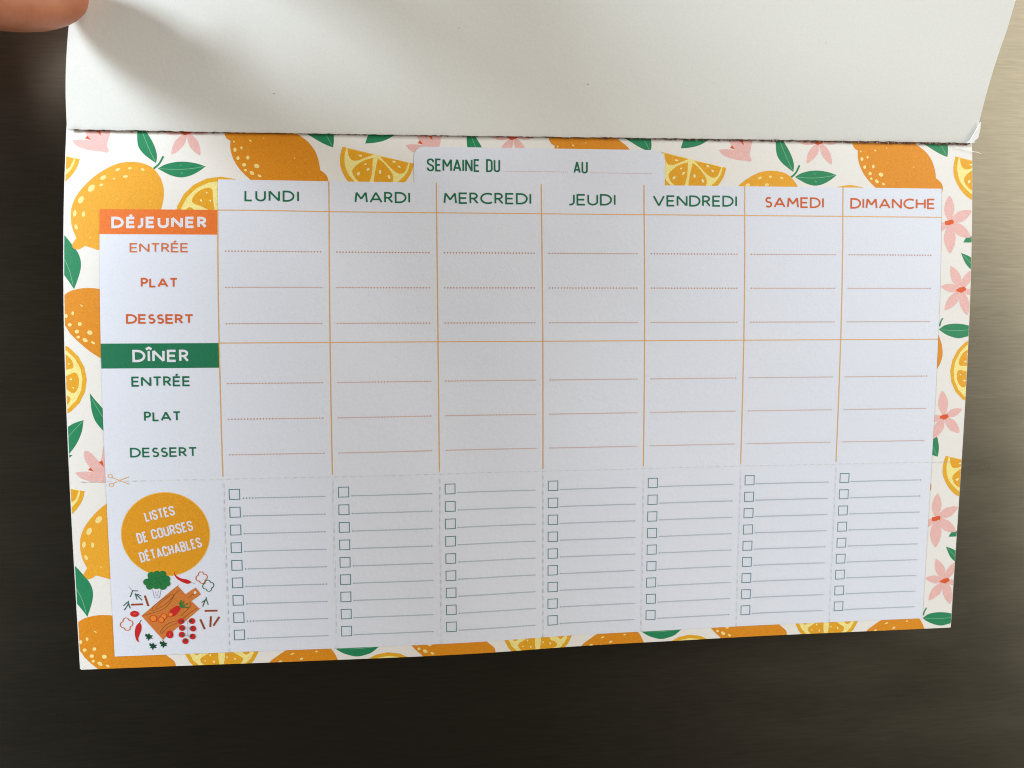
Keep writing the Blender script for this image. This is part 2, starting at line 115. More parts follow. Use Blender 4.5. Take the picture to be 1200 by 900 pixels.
# ------------------------------------------------------------------ materials
def nodes(name):
    m = bpy.data.materials.new(name); m.use_nodes = True
    nt = m.node_tree; b = nt.nodes['Principled BSDF']
    return m, nt, b
def paper_mat(name, col, rough=.75, spec=.25, grain=.05, bump=.35):
    bump *= .95
    m, nt, b = nodes(name); N, L = nt.nodes, nt.links
    tc = N.new('ShaderNodeTexCoord')
    n1 = N.new('ShaderNodeTexNoise'); n1.inputs['Scale'].default_value = 800; n1.inputs['Detail'].default_value = 4; n1.inputs['Roughness'].default_value = .6
    L.new(tc.outputs['Object'], n1.inputs['Vector'])
    n2 = N.new('ShaderNodeTexNoise'); n2.inputs['Scale'].default_value = 2300; n2.inputs['Detail'].default_value = 2
    L.new(tc.outputs['Object'], n2.inputs['Vector'])
    n3 = N.new('ShaderNodeTexNoise'); n3.inputs['Scale'].default_value = 26; n3.inputs['Detail'].default_value = 1
    L.new(tc.outputs['Object'], n3.inputs['Vector'])
    ramp = N.new('ShaderNodeMapRange'); ramp.inputs['From Min'].default_value = .3; ramp.inputs['From Max'].default_value = .7
    ramp.inputs['To Min'].default_value = 1-grain; ramp.inputs['To Max'].default_value = 1+grain
    L.new(n2.outputs['Fac'], ramp.inputs['Value'])
    mx = N.new('ShaderNodeVectorMath'); mx.operation = 'SCALE'; mx.inputs[0].default_value = col
    L.new(ramp.outputs['Result'], mx.inputs['Scale']); L.new(mx.outputs['Vector'], b.inputs['Base Color'])
    bp = N.new('ShaderNodeBump'); bp.inputs['Strength'].default_value = bump; bp.inputs['Distance'].default_value = .00022
    L.new(n1.outputs['Fac'], bp.inputs['Height'])
    bp2 = N.new('ShaderNodeBump'); bp2.inputs['Strength'].default_value = .5; bp2.inputs['Distance'].default_value = .0012
    L.new(n3.outputs['Fac'], bp2.inputs['Height']); L.new(bp2.outputs['Normal'], bp.inputs['Normal'])
    L.new(bp.outputs['Normal'], b.inputs['Normal'])
    b.inputs['Roughness'].default_value = rough; b.inputs['Specular IOR Level'].default_value = spec
    return m
def hexc(r, g, b):
    f = lambda c: ((c/255+.055)/1.055)**2.4 if c > 10 else c/255/12.92
    return (f(r), f(g), f(b))
PAL = {
 'white': (232,233,240), 'panel': (231,236,247), 'green': (22,114,78), 'greenbox': (30,122,84), 'orange': (216,100,38), 'orange2': (220,120,66), 'orangebox': (240,124,50),
 'line': (234,180,104), 'dotO': (192,122,62), 'dotG': (88,122,134), 'box': (84,134,140),
 'lemonA': (240,172,46), 'lemonB': (228,146,30), 'speck': (250,230,150), 'leaf': (38,138,92), 'vein': (130,196,150), 'pink': (238,190,184), 'stamen': (226,92,40),  # lemonA is yellower than lemonB, with some glare put into the colour
 'rind': (236,176,40), 'pith': (250,236,150), 'flesh': (236,170,36), 'seed': (250,242,190), 'disc': (232,160,34), 'discrim': (248,196,90),
 'lilac': (120,120,190), 'broc': (40,125,66), 'brocd': (18,78,48), 'red': (206,38,36), 'grey': (150,150,165), 'wood': (214,126,56), 'woodd': (134,72,36),
 'carrot': (240,140,50), 'leafy': (40,130,60), 'pinkr': (240,110,100), 'penne': (158,72,34), 'herb': (34,100,76)}
_mats = {}
def ink(k):
    if k not in _mats:
        c = hexc(*PAL[k])
        _mats[k] = paper_mat('ink_'+k, c, .62 if k in ('panel', 'white') else .52, .3, .035 if k in ('panel', 'white') else .10, .35)
    return _mats[k]
M_paper = paper_mat('cream_paper', hexc(240,238,232), .7, .25, .03, .30)
M_cover = paper_mat('grey_board_back', hexc(231,232,226), .55, .35, .03, .25)
M_edge = paper_mat('paper_edge', hexc(246,246,244), .8, .2, .03, .3)
M_torn_shade = paper_mat('torn_edge_gap_shade', hexc(140,108,92), .9, .1, .5, .9)

# ------------------------------------------------------------------ the curved page
def wave(X, Y):  # broad bends added to draw soft shadow bands across the page
    return .22*math.sin(X/31+Y/44+.6)-1.5*math.tanh((X-80-.5*(Y-40))/20)-.75*math.tanh((X-172-.4*(Y-80))/24)+2.25*(X/150-1)
def depth(X, Y):
    s = (X-150)/150; t = Y/90-1
    return 10*(V['k0']*t*t+V['k1']*t**3+V['k2']*s*t+V['k3']*s*t*t+V['k4']*s*s+V['k5']*s*s*t) + wave(X, Y)*(lambda u: u*u*(3-2*u))(min(1, max(0, Y/26)))
def page(X, Y, off=0): return W(X, Y, depth(X, Y)+off)

def link(name, me, parent=None):
    o = bpy.data.objects.new(name, me); COL.objects.link(o)
    if parent is not None: o.parent = parent
    return o
def empty(name, label, cat, group=None):
    o = bpy.data.objects.new(name, None); COL.objects.link(o); o['label'] = label; o['category'] = cat
    if group: o['group'] = group
    return o

class MB:
    def __init__(s): s.v = []; s.f = []; s.m = []; s.mats = []; s.key = {}
    def mi(s, mat):
        if mat not in s.mats: s.mats.append(mat)
        return s.mats.index(mat)
    def vert(s, p, off):
        k = (round(p[0], 4), round(p[1], 4), round(off, 5))
        if k not in s.key:
            s.key[k] = len(s.v); s.v.append(page(p[0], p[1], off))
        return s.key[k]
    def poly(s, pts, mat, off):
        idx = []
        for p in pts:
            i = s.vert(p, off)
            if i not in idx: idx.append(i)
        if len(idx) > 2: s.f.append(idx); s.m.append(s.mi(mat))
    def build(s, name, parent, smooth=True):
        if not s.f: return None
        me = bpy.data.meshes.new(name); me.from_pydata(s.v, [], s.f)
        for mt in s.mats: me.materials.append(mt)
        me.polygons.foreach_set('material_index', s.m)
        me.polygons.foreach_set('use_smooth', [smooth]*len(s.f)); me.update()
        return link(name, me, parent)

def clip(poly, a, axis, keep_greater):
    out = []
    n = len(poly)
    for i in range(n):
        p, q = poly[i], poly[(i+1) % n]
        ip = (p[axis] >= a) if keep_greater else (p[axis] <= a)
        iq = (q[axis] >= a) if keep_greater else (q[axis] <= a)
        if ip: out.append(p)
        if ip != iq:
            t = (a-p[axis])/(q[axis]-p[axis]); out.append((p[0]+(q[0]-p[0])*t, p[1]+(q[1]-p[1])*t))
    return out
def area2(p):
    return sum(p[i][0]*p[(i+1) % len(p)][1]-p[(i+1) % len(p)][0]*p[i][1] for i in range(len(p)))/2
CELL = 4.0
def fill(mb, pts, mat, off, rect):
    """triangulate a flat outline, cut it to rect and to small cells so it follows the page's bend"""
    pts = [(p[0], p[1]) for p in pts]
    x0, y0, x1, y1 = rect
    if max(p[0] for p in pts) <= x0 or min(p[0] for p in pts) >= x1 or max(p[1] for p in pts) <= y0 or min(p[1] for p in pts) >= y1: return
    tris = tessellate_polygon([[Vector((p[0], p[1], 0)) for p in pts]])
    for t in tris:
        tri = [pts[i] for i in t]
        if area2(tri) > 0: tri = tri[::-1]
        for a, ax, g in ((x0, 0, True), (x1, 0, False), (y0, 1, True), (y1, 1, False)):
            if tri: tri = clip(tri, a, ax, g)
        if len(tri) < 3: continue
        ax0 = math.floor(min(p[0] for p in tri)/CELL); ax1 = math.ceil(max(p[0] for p in tri)/CELL)
        for i in range(ax0, max(ax1, ax0+1)):
            c1 = clip(clip(tri, i*CELL, 0, True), (i+1)*CELL, 0, False)
            if len(c1) < 3: continue
            ay0 = math.floor(min(p[1] for p in c1)/CELL); ay1 = math.ceil(max(p[1] for p in c1)/CELL)
            for j in range(ay0, max(ay1, ay0+1)):
                c2 = clip(clip(c1, j*CELL, 1, True), (j+1)*CELL, 1, False)
                if len(c2) >= 3 and abs(area2(c2)) > 1e-5: mb.poly(c2, mat, off)
def spline(pts, closed=True, n=6):
    """Catmull-Rom through points; a point with a third value is a sharp corner"""
    N = len(pts); out = []
    for i in range(N if closed else N-1):
        p1, p2 = pts[i], pts[(i+1) % N]
        p0 = pts[i-1] if (closed or i > 0) else p1
        p3 = pts[(i+2) % N] if (closed or i < N-2) else p2
        if len(p1) > 2: p0 = p1
        if len(p2) > 2: p3 = p2
        for k in range(n):
            t = k/n; t2 = t*t; t3 = t2*t
            out.append(tuple(.5*((2*p1[a])+(-p0[a]+p2[a])*t+(2*p0[a]-5*p1[a]+4*p2[a]-p3[a])*t2+(-p0[a]+3*p1[a]-3*p2[a]+p3[a])*t3) for a in (0, 1)))
    if not closed: out.append((pts[-1][0], pts[-1][1]))
    return out
def ribbon(mb, line, wd, mat, off, rect=None):
    """a pen stroke with mitred joins, no face over another"""
    L = [line[0]]
    for p in line[1:]:
        if math.hypot(p[0]-L[-1][0], p[1]-L[-1][1]) > .02: L.append(p)
    closed = len(L) > 3 and math.hypot(L[0][0]-L[-1][0], L[0][1]-L[-1][1]) < .02
    n = len(L)
    if n < 2: return
    lf, rt = [], []
    for i in range(n):
        def d(a, b):
            l = math.hypot(b[0]-a[0], b[1]-a[1]) or 1; return ((b[0]-a[0])/l, (b[1]-a[1])/l)
        if i == 0: a = d(L[0], L[1]); b = a if not closed else a; a = d(L[-2], L[-1]) if closed else a
        elif i == n-1: a = d(L[-2], L[-1]); b = d(L[0], L[1]) if closed else a
        else: a = d(L[i-1], L[i]); b = d(L[i], L[i+1])
        nx, ny = -(a[1]+b[1]), a[0]+b[0]
        l = math.hypot(nx, ny)
        if l < 1e-6: nx, ny, l = -a[1], a[0], 1
        nx /= l; ny /= l
        c = max(.62, nx*-a[1]+ny*a[0]); h = wd/2/c
        lf.append((L[i][0]+nx*h, L[i][1]+ny*h)); rt.append((L[i][0]-nx*h, L[i][1]-ny*h))
    for i in range(n-1):
        q = [lf[i], lf[i+1], rt[i+1], rt[i]]
        if area2(q) > 0: q = q[::-1]
        if rect: fill(mb, q, mat, off, rect)
        else: mb.poly(q, mat, off)
def ellipse(cx, cy, rx, ry, an=0, n=14):
    c, s = math.cos(R(an)), math.sin(R(an))
    return [(cx+rx*math.cos(6.28318*i/n)*c-ry*math.sin(6.28318*i/n)*s, cy+rx*math.cos(6.28318*i/n)*s+ry*math.sin(6.28318*i/n)*c) for i in range(n)]

# ------------------------------------------------------------------ stroke lettering
def arc(cx, cy, rx, ry, a0, a1, n=9):
    return [(cx+rx*math.cos(R(a0+(a1-a0)*i/n)), cy+ry*math.sin(R(a0+(a1-a0)*i/n))) for i in range(n+1)]
GEO = {
 'A': (.84, [[(0,0),(.42,1),(.84,0)], [(.13,.30),(.71,.30)]]),
 'C': (.80, [arc(.5,.5,.5,.5,52,308,16)]),
 'D': (.76, [[(.24,0),(0,0),(0,1),(.24,1)]+arc(.26,.5,.50,.5,88,-88,14)+[(.24,0)]]),
 'E': (.54, [[(.54,1),(0,1),(0,0),(.54,0)], [(.0,.51),(.49,.51)]]),
 'H': (.70, [[(0,0),(0,1)], [(.70,0),(.70,1)], [(0,.51),(.70,.51)]]),
 'I': (.0, [[(0,0),(0,1)]]),
 'J': (.38, [[(.38,1),(.38,.28)]+arc(.12,.28,.26,.28,-8,-108,7)]),
 'L': (.48, [[(0,1),(0,0),(.48,0)]]),
 'M': (.86, [[(0,0),(.08,1),(.43,.34),(.78,1),(.86,0)]]),
 'N': (.72, [[(0,0),(0,1),(.72,0),(.72,1)]]),
 'P': (.50, [[(0,0),(0,1),(.23,1)]+arc(.23,.73,.27,.27,88,-88,9)+[(.0,.46)]]),
 'R': (.54, [[(0,0),(0,1),(.23,1)]+arc(.23,.74,.26,.26,88,-88,9)+[(.0,.48)], [(.24,.48),(.54,0)]]),
 'S': (.48, [arc(.25,.755,.20,.245,38,262,10)+arc(.24,.265,.235,.265,84,-145,11)]),
 'T': (.62, [[(0,1),(.62,1)], [(.31,1),(.31,0)]]),
 'U': (.66, [[(0,1),(0,.33)]+arc(.33,.33,.33,.33,184,356,11)+[(.66,.33),(.66,1)]]),
 'V': (.80, [[(0,1),(.40,0),(.80,1)]]),
}
GEO['É'] = (.54, GEO['E'][1]+[[(.18,1.17),(.36,1.36)]])
GEO['Î'] = (.0, GEO['I'][1]+[[(-.20,1.16),(0,1.32),(.20,1.16)]])
def rr(w): return w
CON = {
 'A': (.42, [[(0,0),(.21,1),(.42,0)], [(.07,.26),(.35,.26)]]),
 'B': (.36, [[(.18,.0),(0,0),(0,1),(.18,1)]+arc(.18,.84,.16,.16,80,0,4)+[(.34,.68)]+arc(.18,.68,.16,.15,0,-90,4)+[(0,.53)], [(.19,.52)]+arc(.18,.36,.18,.15,80,0,4)+[(.36,.16)]+arc(.18,.16,.18,.16,0,-90,4)]),
 'C': (.36, [[(.36,.70),(.36,.82)]+arc(.18,.82,.18,.18,0,180,9)+[(0,.18)]+arc(.18,.18,.18,.18,180,360,9)+[(.36,.30)]]),
 'D': (.36, [[(.16,0),(0,0),(0,1),(.16,1)]+arc(.16,.80,.20,.20,85,0,6)+[(.36,.20)]+arc(.16,.20,.20,.20,0,-88,6)]),
 'E': (.29, [[(.29,1),(0,1),(0,0),(.29,0)], [(0,.51),(.25,.51)]]),
 'H': (.36, [[(0,0),(0,1)], [(.36,0),(.36,1)], [(0,.51),(.36,.51)]]),
 'I': (.0, [[(0,0),(0,1)]]),
 'L': (.28, [[(0,1),(0,0),(.28,0)]]),
 'M': (.50, [[(0,0),(0,1),(.25,.38),(.50,1),(.50,0)]]),
 'N': (.37, [[(0,0),(0,1),(.37,0),(.37,1)]]),
 'O': (.36, [[(0,.5),(0,.82)]+arc(.18,.82,.18,.18,180,0,9)+[(.36,.18)]+arc(.18,.18,.18,.18,0,-180,9)+[(0,.5)]]),
 'R': (.36, [[(0,0),(0,1),(.17,1)]+arc(.17,.82,.18,.18,85,0,5)+[(.35,.66)]+arc(.17,.66,.18,.18,0,-88,5)+[(0,.48)], [(.18,.47),(.37,0)]]),
 'S': (.35, [[(.35,.74),(.35,.82)]+arc(.175,.82,.175,.18,0,180,8)+[(0,.74)]+arc(.175,.74,.175,.2,185,235,3)+[(.24,.46)]+arc(.175,.27,.175,.2,50,0,3)+[(.35,.18)]+arc(.175,.18,.175,.18,0,-180,8)+[(0,.27)]]),
 'T': (.36, [[(0,1),(.36,1)], [(.18,1),(.18,0)]]),
 'U': (.36, [[(0,1),(0,.18)]+arc(.18,.18,.18,.18,180,360,9)+[(.36,1)]]),
}
CON['É'] = (.29, CON['E'][1]+[[(.10,1.10),(.22,1.24)]])
def word(text, style, col, ax, ay, bx, by, cap, wd, parent, off, label):
    G = CON if style == 'c' else GEO
    L = math.hypot(bx-ax, by-ay); ux, uy = (bx-ax)/L, (by-ay)/L; vx, vy = uy, -ux
    L -= wd; capc = cap-wd
    gap = (.22 if style == 'c' else .31)*cap
    if style == 'b': gap = .27*cap
    tot = sum(G[c][0] for c in text)
    sx = (L-gap*(len(text)-1))/tot
    if sx > 1.5*capc: sx = 1.35*capc; gap = (L-sx*tot)/max(1, len(text)-1)
    mb = MB(); pen = wd/2; k = 0
    nj = .20*cap*text.count('J') if 'J' in text[1:] else 0; sx += nj/tot
    for ci, c in enumerate(text):
        if c == 'J' and ci: pen -= nj
        wdt, strokes = G[c]
        for s in strokes:
            pts = []
            for (x, y) in s:
                a = pen+x*sx; b = wd/2+y*capc
                pts.append((ax+ux*a+vx*b, ay+uy*a+vy*b))
            run = [pts[0]]                                  # a sharp turn ends one pen stroke and starts the next
            for q in range(1, len(pts)):
                run.append(pts[q])
                if q < len(pts)-1:
                    ax_, ay_ = pts[q][0]-pts[q-1][0], pts[q][1]-pts[q-1][1]; bx2, by2 = pts[q+1][0]-pts[q][0], pts[q+1][1]-pts[q][1]
                    cs = (ax_*bx2+ay_*by2)/((math.hypot(ax_, ay_)*math.hypot(bx2, by2)) or 1)
                    if cs < -.25: ribbon(mb, run, wd, ink(col), off+.003*(k % 5)); k += 1; run = [pts[q]]
            ribbon(mb, run, wd, ink(col), off+.003*(k % 5)); k += 1
        pen += wdt*sx+gap
    o = mb.build('lettering', parent, False)
    o['label'] = label
    return o

# ------------------------------------------------------------------ refrigerator door behind the pad
def steel():
    m, nt, b = nodes('brushed_steel'); N, L = nt.nodes, nt.links
    tc = N.new('ShaderNodeTexCoord')
    def noise(sx, sz, scale, det=3):
        mp = N.new('ShaderNodeMapping'); mp.inputs['Scale'].default_value = (sx, 1, sz); mp.inputs['Location'].default_value = (.731, .417, .853)
        L.new(tc.outputs['Object'], mp.inputs['Vector'])
        n = N.new('ShaderNodeTexNoise'); n.inputs['Scale'].default_value = scale; n.inputs['Detail'].default_value = det
        L.new(mp.outputs['Vector'], n.inputs['Vector']); return n.outputs['Fac']
    a = noise(.05, 1, 3200, 3); c = noise(.07, 1, 1300, 3); e = noise(.3, 1, 60, 2)
    add = N.new('ShaderNodeMath'); add.operation = 'ADD'; L.new(a, add.inputs[0]); L.new(c, add.inputs[1])
    mr = N.new('ShaderNodeMapRange'); mr.inputs['From Min'].default_value = .7; mr.inputs['From Max'].default_value = 1.3
    mr.inputs['To Min'].default_value = .90; mr.inputs['To Max'].default_value = 1.10
    L.new(add.outputs[0], mr.inputs['Value'])
    vm = N.new('ShaderNodeVectorMath'); vm.operation = 'SCALE'; vm.inputs[0].default_value = (.225, .205, .155)
    L.new(mr.outputs['Result'], vm.inputs['Scale']); L.new(vm.outputs['Vector'], b.inputs['Base Color'])
    b.inputs['Metallic'].default_value = 1
    r = N.new('ShaderNodeMapRange'); r.inputs['To Min'].default_value = .25; r.inputs['To Max'].default_value = .32
    L.new(e, r.inputs['Value']); L.new(r.outputs['Result'], b.inputs['Roughness'])
    b.inputs['Anisotropic'].default_value = .82
    tg = N.new('ShaderNodeTangent'); tg.direction_type = 'UV_MAP'; tg.uv_map = 'grain'
    L.new(tg.outputs['Tangent'], b.inputs['Tangent'])
    b.inputs['Anisotropic Rotation'].default_value = .25
    bp = N.new('ShaderNodeBump'); bp.inputs['Strength'].default_value = .10; bp.inputs['Distance'].default_value = .0001
    L.new(add.outputs[0], bp.inputs['Height']); L.new(bp.outputs['Normal'], b.inputs['Normal'])
    return m
FR = .0185
bm = bmesh.new()
bmesh.ops.create_cube(bm, size=1)
for v in bm.verts: v.co = Vector((v.co.x*.78, v.co.y*.06+FR+.03, v.co.z*1.5-.12))
bmesh.ops.bevel(bm, geom=list(bm.edges), offset=.012, segments=4, profile=.6, affect='EDGES')
uvl = bm.loops.layers.uv.new('grain')
for f in bm.faces:
    f.smooth = True
    for l in f.loops: l[uvl].uv = (l.vert.co.x+.4+l.vert.co.y, l.vert.co.z+1)
me = bpy.data.meshes.new('refrigerator_door'); bm.to_mesh(me); bm.free(); me.materials.append(steel())
fr = link('refrigerator_door', me)
fr['label'] = 'brushed stainless steel refrigerator door behind the planner pad'; fr['category'] = 'refrigerator'

# ------------------------------------------------------------------ the planner pad
pad = empty('menu_planner_pad', 'weekly menu planner pad with lemon border and its blank cover flipped up', 'notepad')
YP = YY['pf']; H = YY['bot']; C0, CW = V['c0'], V['w']; PL, PR = V['pl'], V['pr']; PT, PB = YY['pt'], YY['pb']
colx = [C0+CW*i for i in range(7)]+[PR]
def sheet(name, parent, x0, x1, y0, y1, mat, thick, off=0, step=2.5, label=None, jag=0):
    nx = max(1, round((x1-x0)/step)); ny = max(1, round((y1-y0)/step))
    vs = []; fs = []
    for k, o_ in ((0, off), (1, off-thick)):
        for j in range(ny+1):
            for i in range(nx+1):
                vs.append(page(x0+(x1-x0)*i/nx, y0+(y1-y0)*j/ny, o_))
    n1 = (nx+1)*(ny+1); vs = vs+vs; SB = 0
    a = lambda i, j, k: SB+k*n1+j*(nx+1)+i
    for j in range(ny):
        for i in range(nx):
            fs.append((a(i, j, 0), a(i, j+1, 0), a(i+1, j+1, 0), a(i+1, j, 0)))
            fs.append((a(i, j, 1), a(i+1, j, 1), a(i+1, j+1, 1), a(i, j+1, 1)))
    nface = len(fs); SB = 2*n1
    for i in range(nx):
        fs.append((a(i, 0, 0), a(i+1, 0, 0), a(i+1, 0, 1), a(i, 0, 1))); fs.append((a(i, ny, 0), a(i, ny, 1), a(i+1, ny, 1), a(i+1, ny, 0)))
    for j in range(ny):
        fs.append((a(0, j, 0), a(0, j, 1), a(0, j+1, 1), a(0, j+1, 0))); fs.append((a(nx, j, 0), a(nx, j+1, 0), a(nx, j+1, 1), a(nx, j, 1)))
    me = bpy.data.meshes.new(name); me.from_pydata(vs, [], fs); me.materials.append(mat); me.materials.append(M_edge)
    me.polygons.foreach_set('use_smooth', [i < nface for i in range(len(fs))])
    me.polygons.foreach_set('material_index', [0 if i < nface else 1 for i in range(len(fs))])
    me.update(); o = link(name, me, parent)
    if label: o['label'] = label
    return o
page_o = sheet('planner_page', pad, 0, 300, -1.5, YP, M_paper, .12, label='meal grid for the seven days with lemon border')
strips = []
bx = [0, C0]+[C0+CW*i for i in range(1, 7)]+[300]
days = ['LUNDI', 'MARDI', 'MERCREDI', 'JEUDI', 'VENDREDI', 'SAMEDI', 'DIMANCHE']
for i in range(8):
    x0, x1 = bx[i], bx[i+1]
    o = sheet('shopping_list_strip' if i else 'title_strip', pad, x0, x1, YP, H, M_paper, .12,
              label=('detachable strip of check boxes under '+days[i-1]) if i else 'bottom left strip with orange disc and vegetable drawing')
    strips.append((o, (x0, YP, x1, H)))
# the pages underneath, peeping out a hair at the sides
rnd = random.Random(4)
for k in range(5):
    sheet('under_page', pad, -.35-.1*rnd.random()*k, 300.25+.12*rnd.random()*k, -1.5, H-.1-.08*rnd.random(), M_edge, .1, off=-.2-.16*k, step=8)
sheet('backing_card', pad, -.2, 300.2, -1.5, H-.3, M_cover, .8, off=-1.15, step=8)

pieces = [(page_o, (0, -1.2, 300, YP))]+strips
L0, L1, L2, L3, L4, L5 = .018, .036, .054, .072, .090, .108
def draw_motif(name, items, dx, dy, parent, rect, base):
    mb = MB(); k = 0
    for it in items:
        kind, col, data = it[0], it[1], it[2]; off = base+.008*k
        if kind == 'f': fill(mb, [(x+dx, y+dy) for x, y in spline(data)], ink(col), off, rect); k += 0 if col == 'flesh' else 1
        elif kind == 'd':
            if col == 'seed': off += .008; k += 1
            for (x, y, rx, ry, an) in data: fill(mb, ellipse(x+dx, y+dy, rx, ry, an, 20 if rx > .8 else 10), ink(col), off, rect)
            k += .4
        elif kind == 's':
            L = [(x+dx, y+dy) for x, y in spline(data, False, 4)]; ribbon(mb, L, it[3], ink(col), off+.002, rect); k += .4
        elif kind == 'p':
            cx, cy, tx, ty, wd = data; cx += dx; cy += dy; tx += dx; ty += dy
            ex, ey = tx-cx, ty-cy; px, py = -ey*wd, ex*wd
            q = [(cx, cy, 1), (cx+ex*.25+px*.7, cy+ey*.25+py*.7), (cx+ex*.55+px, cy+ey*.55+py), (cx+ex*.85+px*.55, cy+ey*.85+py*.55), (tx, ty, 1),
                 (cx+ex*.82-px*.6, cy+ey*.82-py*.6), (cx+ex*.5-px, cy+ey*.5-py), (cx+ex*.22-px*.65, cy+ey*.22-py*.65)]
            fill(mb, spline(q), ink(col), off, rect); k += .4
        elif kind == 'b':
            r_ = random.Random(int(data[0]*10))
            cx, cy = data[0]+dx, data[1]+dy
            fill(mb, [(cx+1.85*math.cos(a)*(.8+.3*r_.random()), cy+.98*math.sin(a)*(.7+.5*r_.random())-.25*math.cos(a)) for a in [6.283*i/16 for i in range(16)]], ink(col), off+.004, rect); k += 1
    return mb.build(name, parent)
def round_slice(cx, cy, r, rot0):
    it = [['d', 'rind', [[cx, cy, r, r, 0]]], ['d', 'pith', [[cx, cy, r*.90, r*.90, 0]]]]
    seeds = []
    for i in range(7):
        a = rot0+i*6.28318/7; h = .36
        P_ = lambda rad, t: [cx+r*rad*math.cos(a+t), cy+r*rad*math.sin(a+t)]
        it.append(['f', 'flesh', [P_(.20, 0)+[1], P_(.5, -h*.8), P_(.74, -h), P_(.81, -h*.4), P_(.81, h*.4), P_(.74, h), P_(.5, h*.8)]])
        seeds += [P_(.62, -.13)+[.42, .28, math.degrees(a)], P_(.5, .16)+[.36, .24, math.degrees(a)], P_(.70, .18)+[.3, .22, math.degrees(a)+40]]
    # all segments lie side by side on one layer
    it.append(['d', 'seed', seeds]); it[-2] = it[-2]
    return ['printed_citrus_slice', it]
ROUND = [round_slice(47.5, 28.5, 14.0, -2.2), round_slice(97.9, 78.3, 12.45, .12), round_slice(44.3, 59.4, 12.6, 1.15)]
LEMON_E = ['printed_lemon', [['f', 'lemonB', [[59, 68.3], [62.2, 65.5], [65, 63.7], [69, 61.5], [74, 61], [79, 63.6], [81.4, 67.6], [82.3, 71.5], [82, 74.5], [80.6, 77.4], [77, 81], [70, 83], [62, 81], [57, 75]]],
    ['d', 'speck', [[62.7, 67.7, .7, .42, -30], [69.7, 66.9, .62, .36, -25], [66.2, 67.9, .3, .24, 0], [66.8, 65.1, .7, .26, -20], [74.6, 64.6, .5, .25, -10]]]]]
ALL = MOTIFS+ROUND+[LEMON_E]
def ext(items):
    xs, ys = [], []
    for it in items:
        if it[0] == 'd':
            for e in it[2]: xs += [e[0]-e[2], e[0]+e[2]]; ys += [e[1]-e[3], e[1]+e[3]]
        elif it[0] in ('f', 's'): xs += [p[0] for p in it[2]]; ys += [p[1] for p in it[2]]
        elif it[0] == 'p': xs += [it[2][0], it[2][2]]; ys += [it[2][1], it[2][3]]
    return min(xs), min(ys), max(xs), max(ys)
PER = 104.2
hx0, hy0, hx1, hy1 = C0+.5, PT+.5, PR-.5, PB-.5          # wholly under the white panel: not printed
for name, items in ALL:
    e = ext(items)
    for a in range(-1, 4):
        for b in (-1, 0, 1, 2):
            dx, dy = a*PER, b*PER
            q = (e[0]+dx, e[1]+dy, e[2]+dx, e[3]+dy)
            if q[0] > PL and q[2] < PR and q[3] < PB and (q[1] > YY['db2'] or (q[0] > C0 and q[1] > PT)): continue
            for o, rect in pieces:
                if q[0] < rect[2] and q[2] > rect[0] and q[1] < rect[3] and q[3] > rect[1]:
                    draw_motif(name, items, dx, dy, o, rect, L0)

# white panel: table, week tab, left column
PA = .125
def panel(parent, outline, rect):
    mb = MB(); fill(mb, outline, ink('panel'), PA, rect); return mb.build('white_panel', parent)
r_ = 3.2
tabL, tabR, tabT = 108.4, 191.5, 3.85
tab = [(tabL, PT)]+[(tabL, tabT+r_)]+[(tabL+r_-r_*math.cos(R(t)), tabT+r_-r_*math.sin(R(t))) for t in (20, 40, 60, 80)]+[(tabL+r_, tabT), (tabR-r_, tabT)]+[(tabR-r_+r_*math.sin(R(t)), tabT+r_-r_*math.cos(R(t))) for t in (20, 40, 60, 80)]+[(tabR, tabT+r_), (tabR, PT)]
table = [(C0, PT), (PR, PT), (PR, PB), (PL, PB), (PL, YY['h1']), (C0, YY['h1'])]
panel(page_o, table, (0, 0, 300, YP))
mb = MB(); fill(mb, tab, ink('panel'), PA, (0, 0, 300, YP)); mb.build('week_tab', page_o)
for o, rect in strips: panel(o, table, rect)
# coloured title bars
for y0, y1, c, lb in ((YY['h1'], YY['db1'], 'orangebox', 'orange bar behind the word DÉJEUNER'), (YY['h2'], YY['db2'], 'greenbox', 'green bar behind the word DÎNER')):
    mb = MB(); fill(mb, [(PL, y0), (C0-.15, y0), (C0-.15, y1), (PL, y1)], ink(c), PA+.02, (0, 0, 300, YP)); o = mb.build('title_bar', page_o); o['label'] = lb
# grid lines
def bar(parent, name, x0, y0, x1, y1, col, off):
    mb = MB(); fill(mb, [(x0, y0), (x1, y0), (x1, y1), (x0, y1)], ink(col), off, (0, 0, 300, H)); return mb.build(name, parent)
for i in range(7):
    y0 = YY['h1'] if i == 0 else PT
    bar(page_o, 'column_line', colx[i]-.17, y0, colx[i]+.17, YP-.9, 'line', PA+.04)
for y in (YY['h1'], YY['h2']): bar(page_o, 'row_line', C0, y-.15, PR, y+.15, 'line', PA+.05)
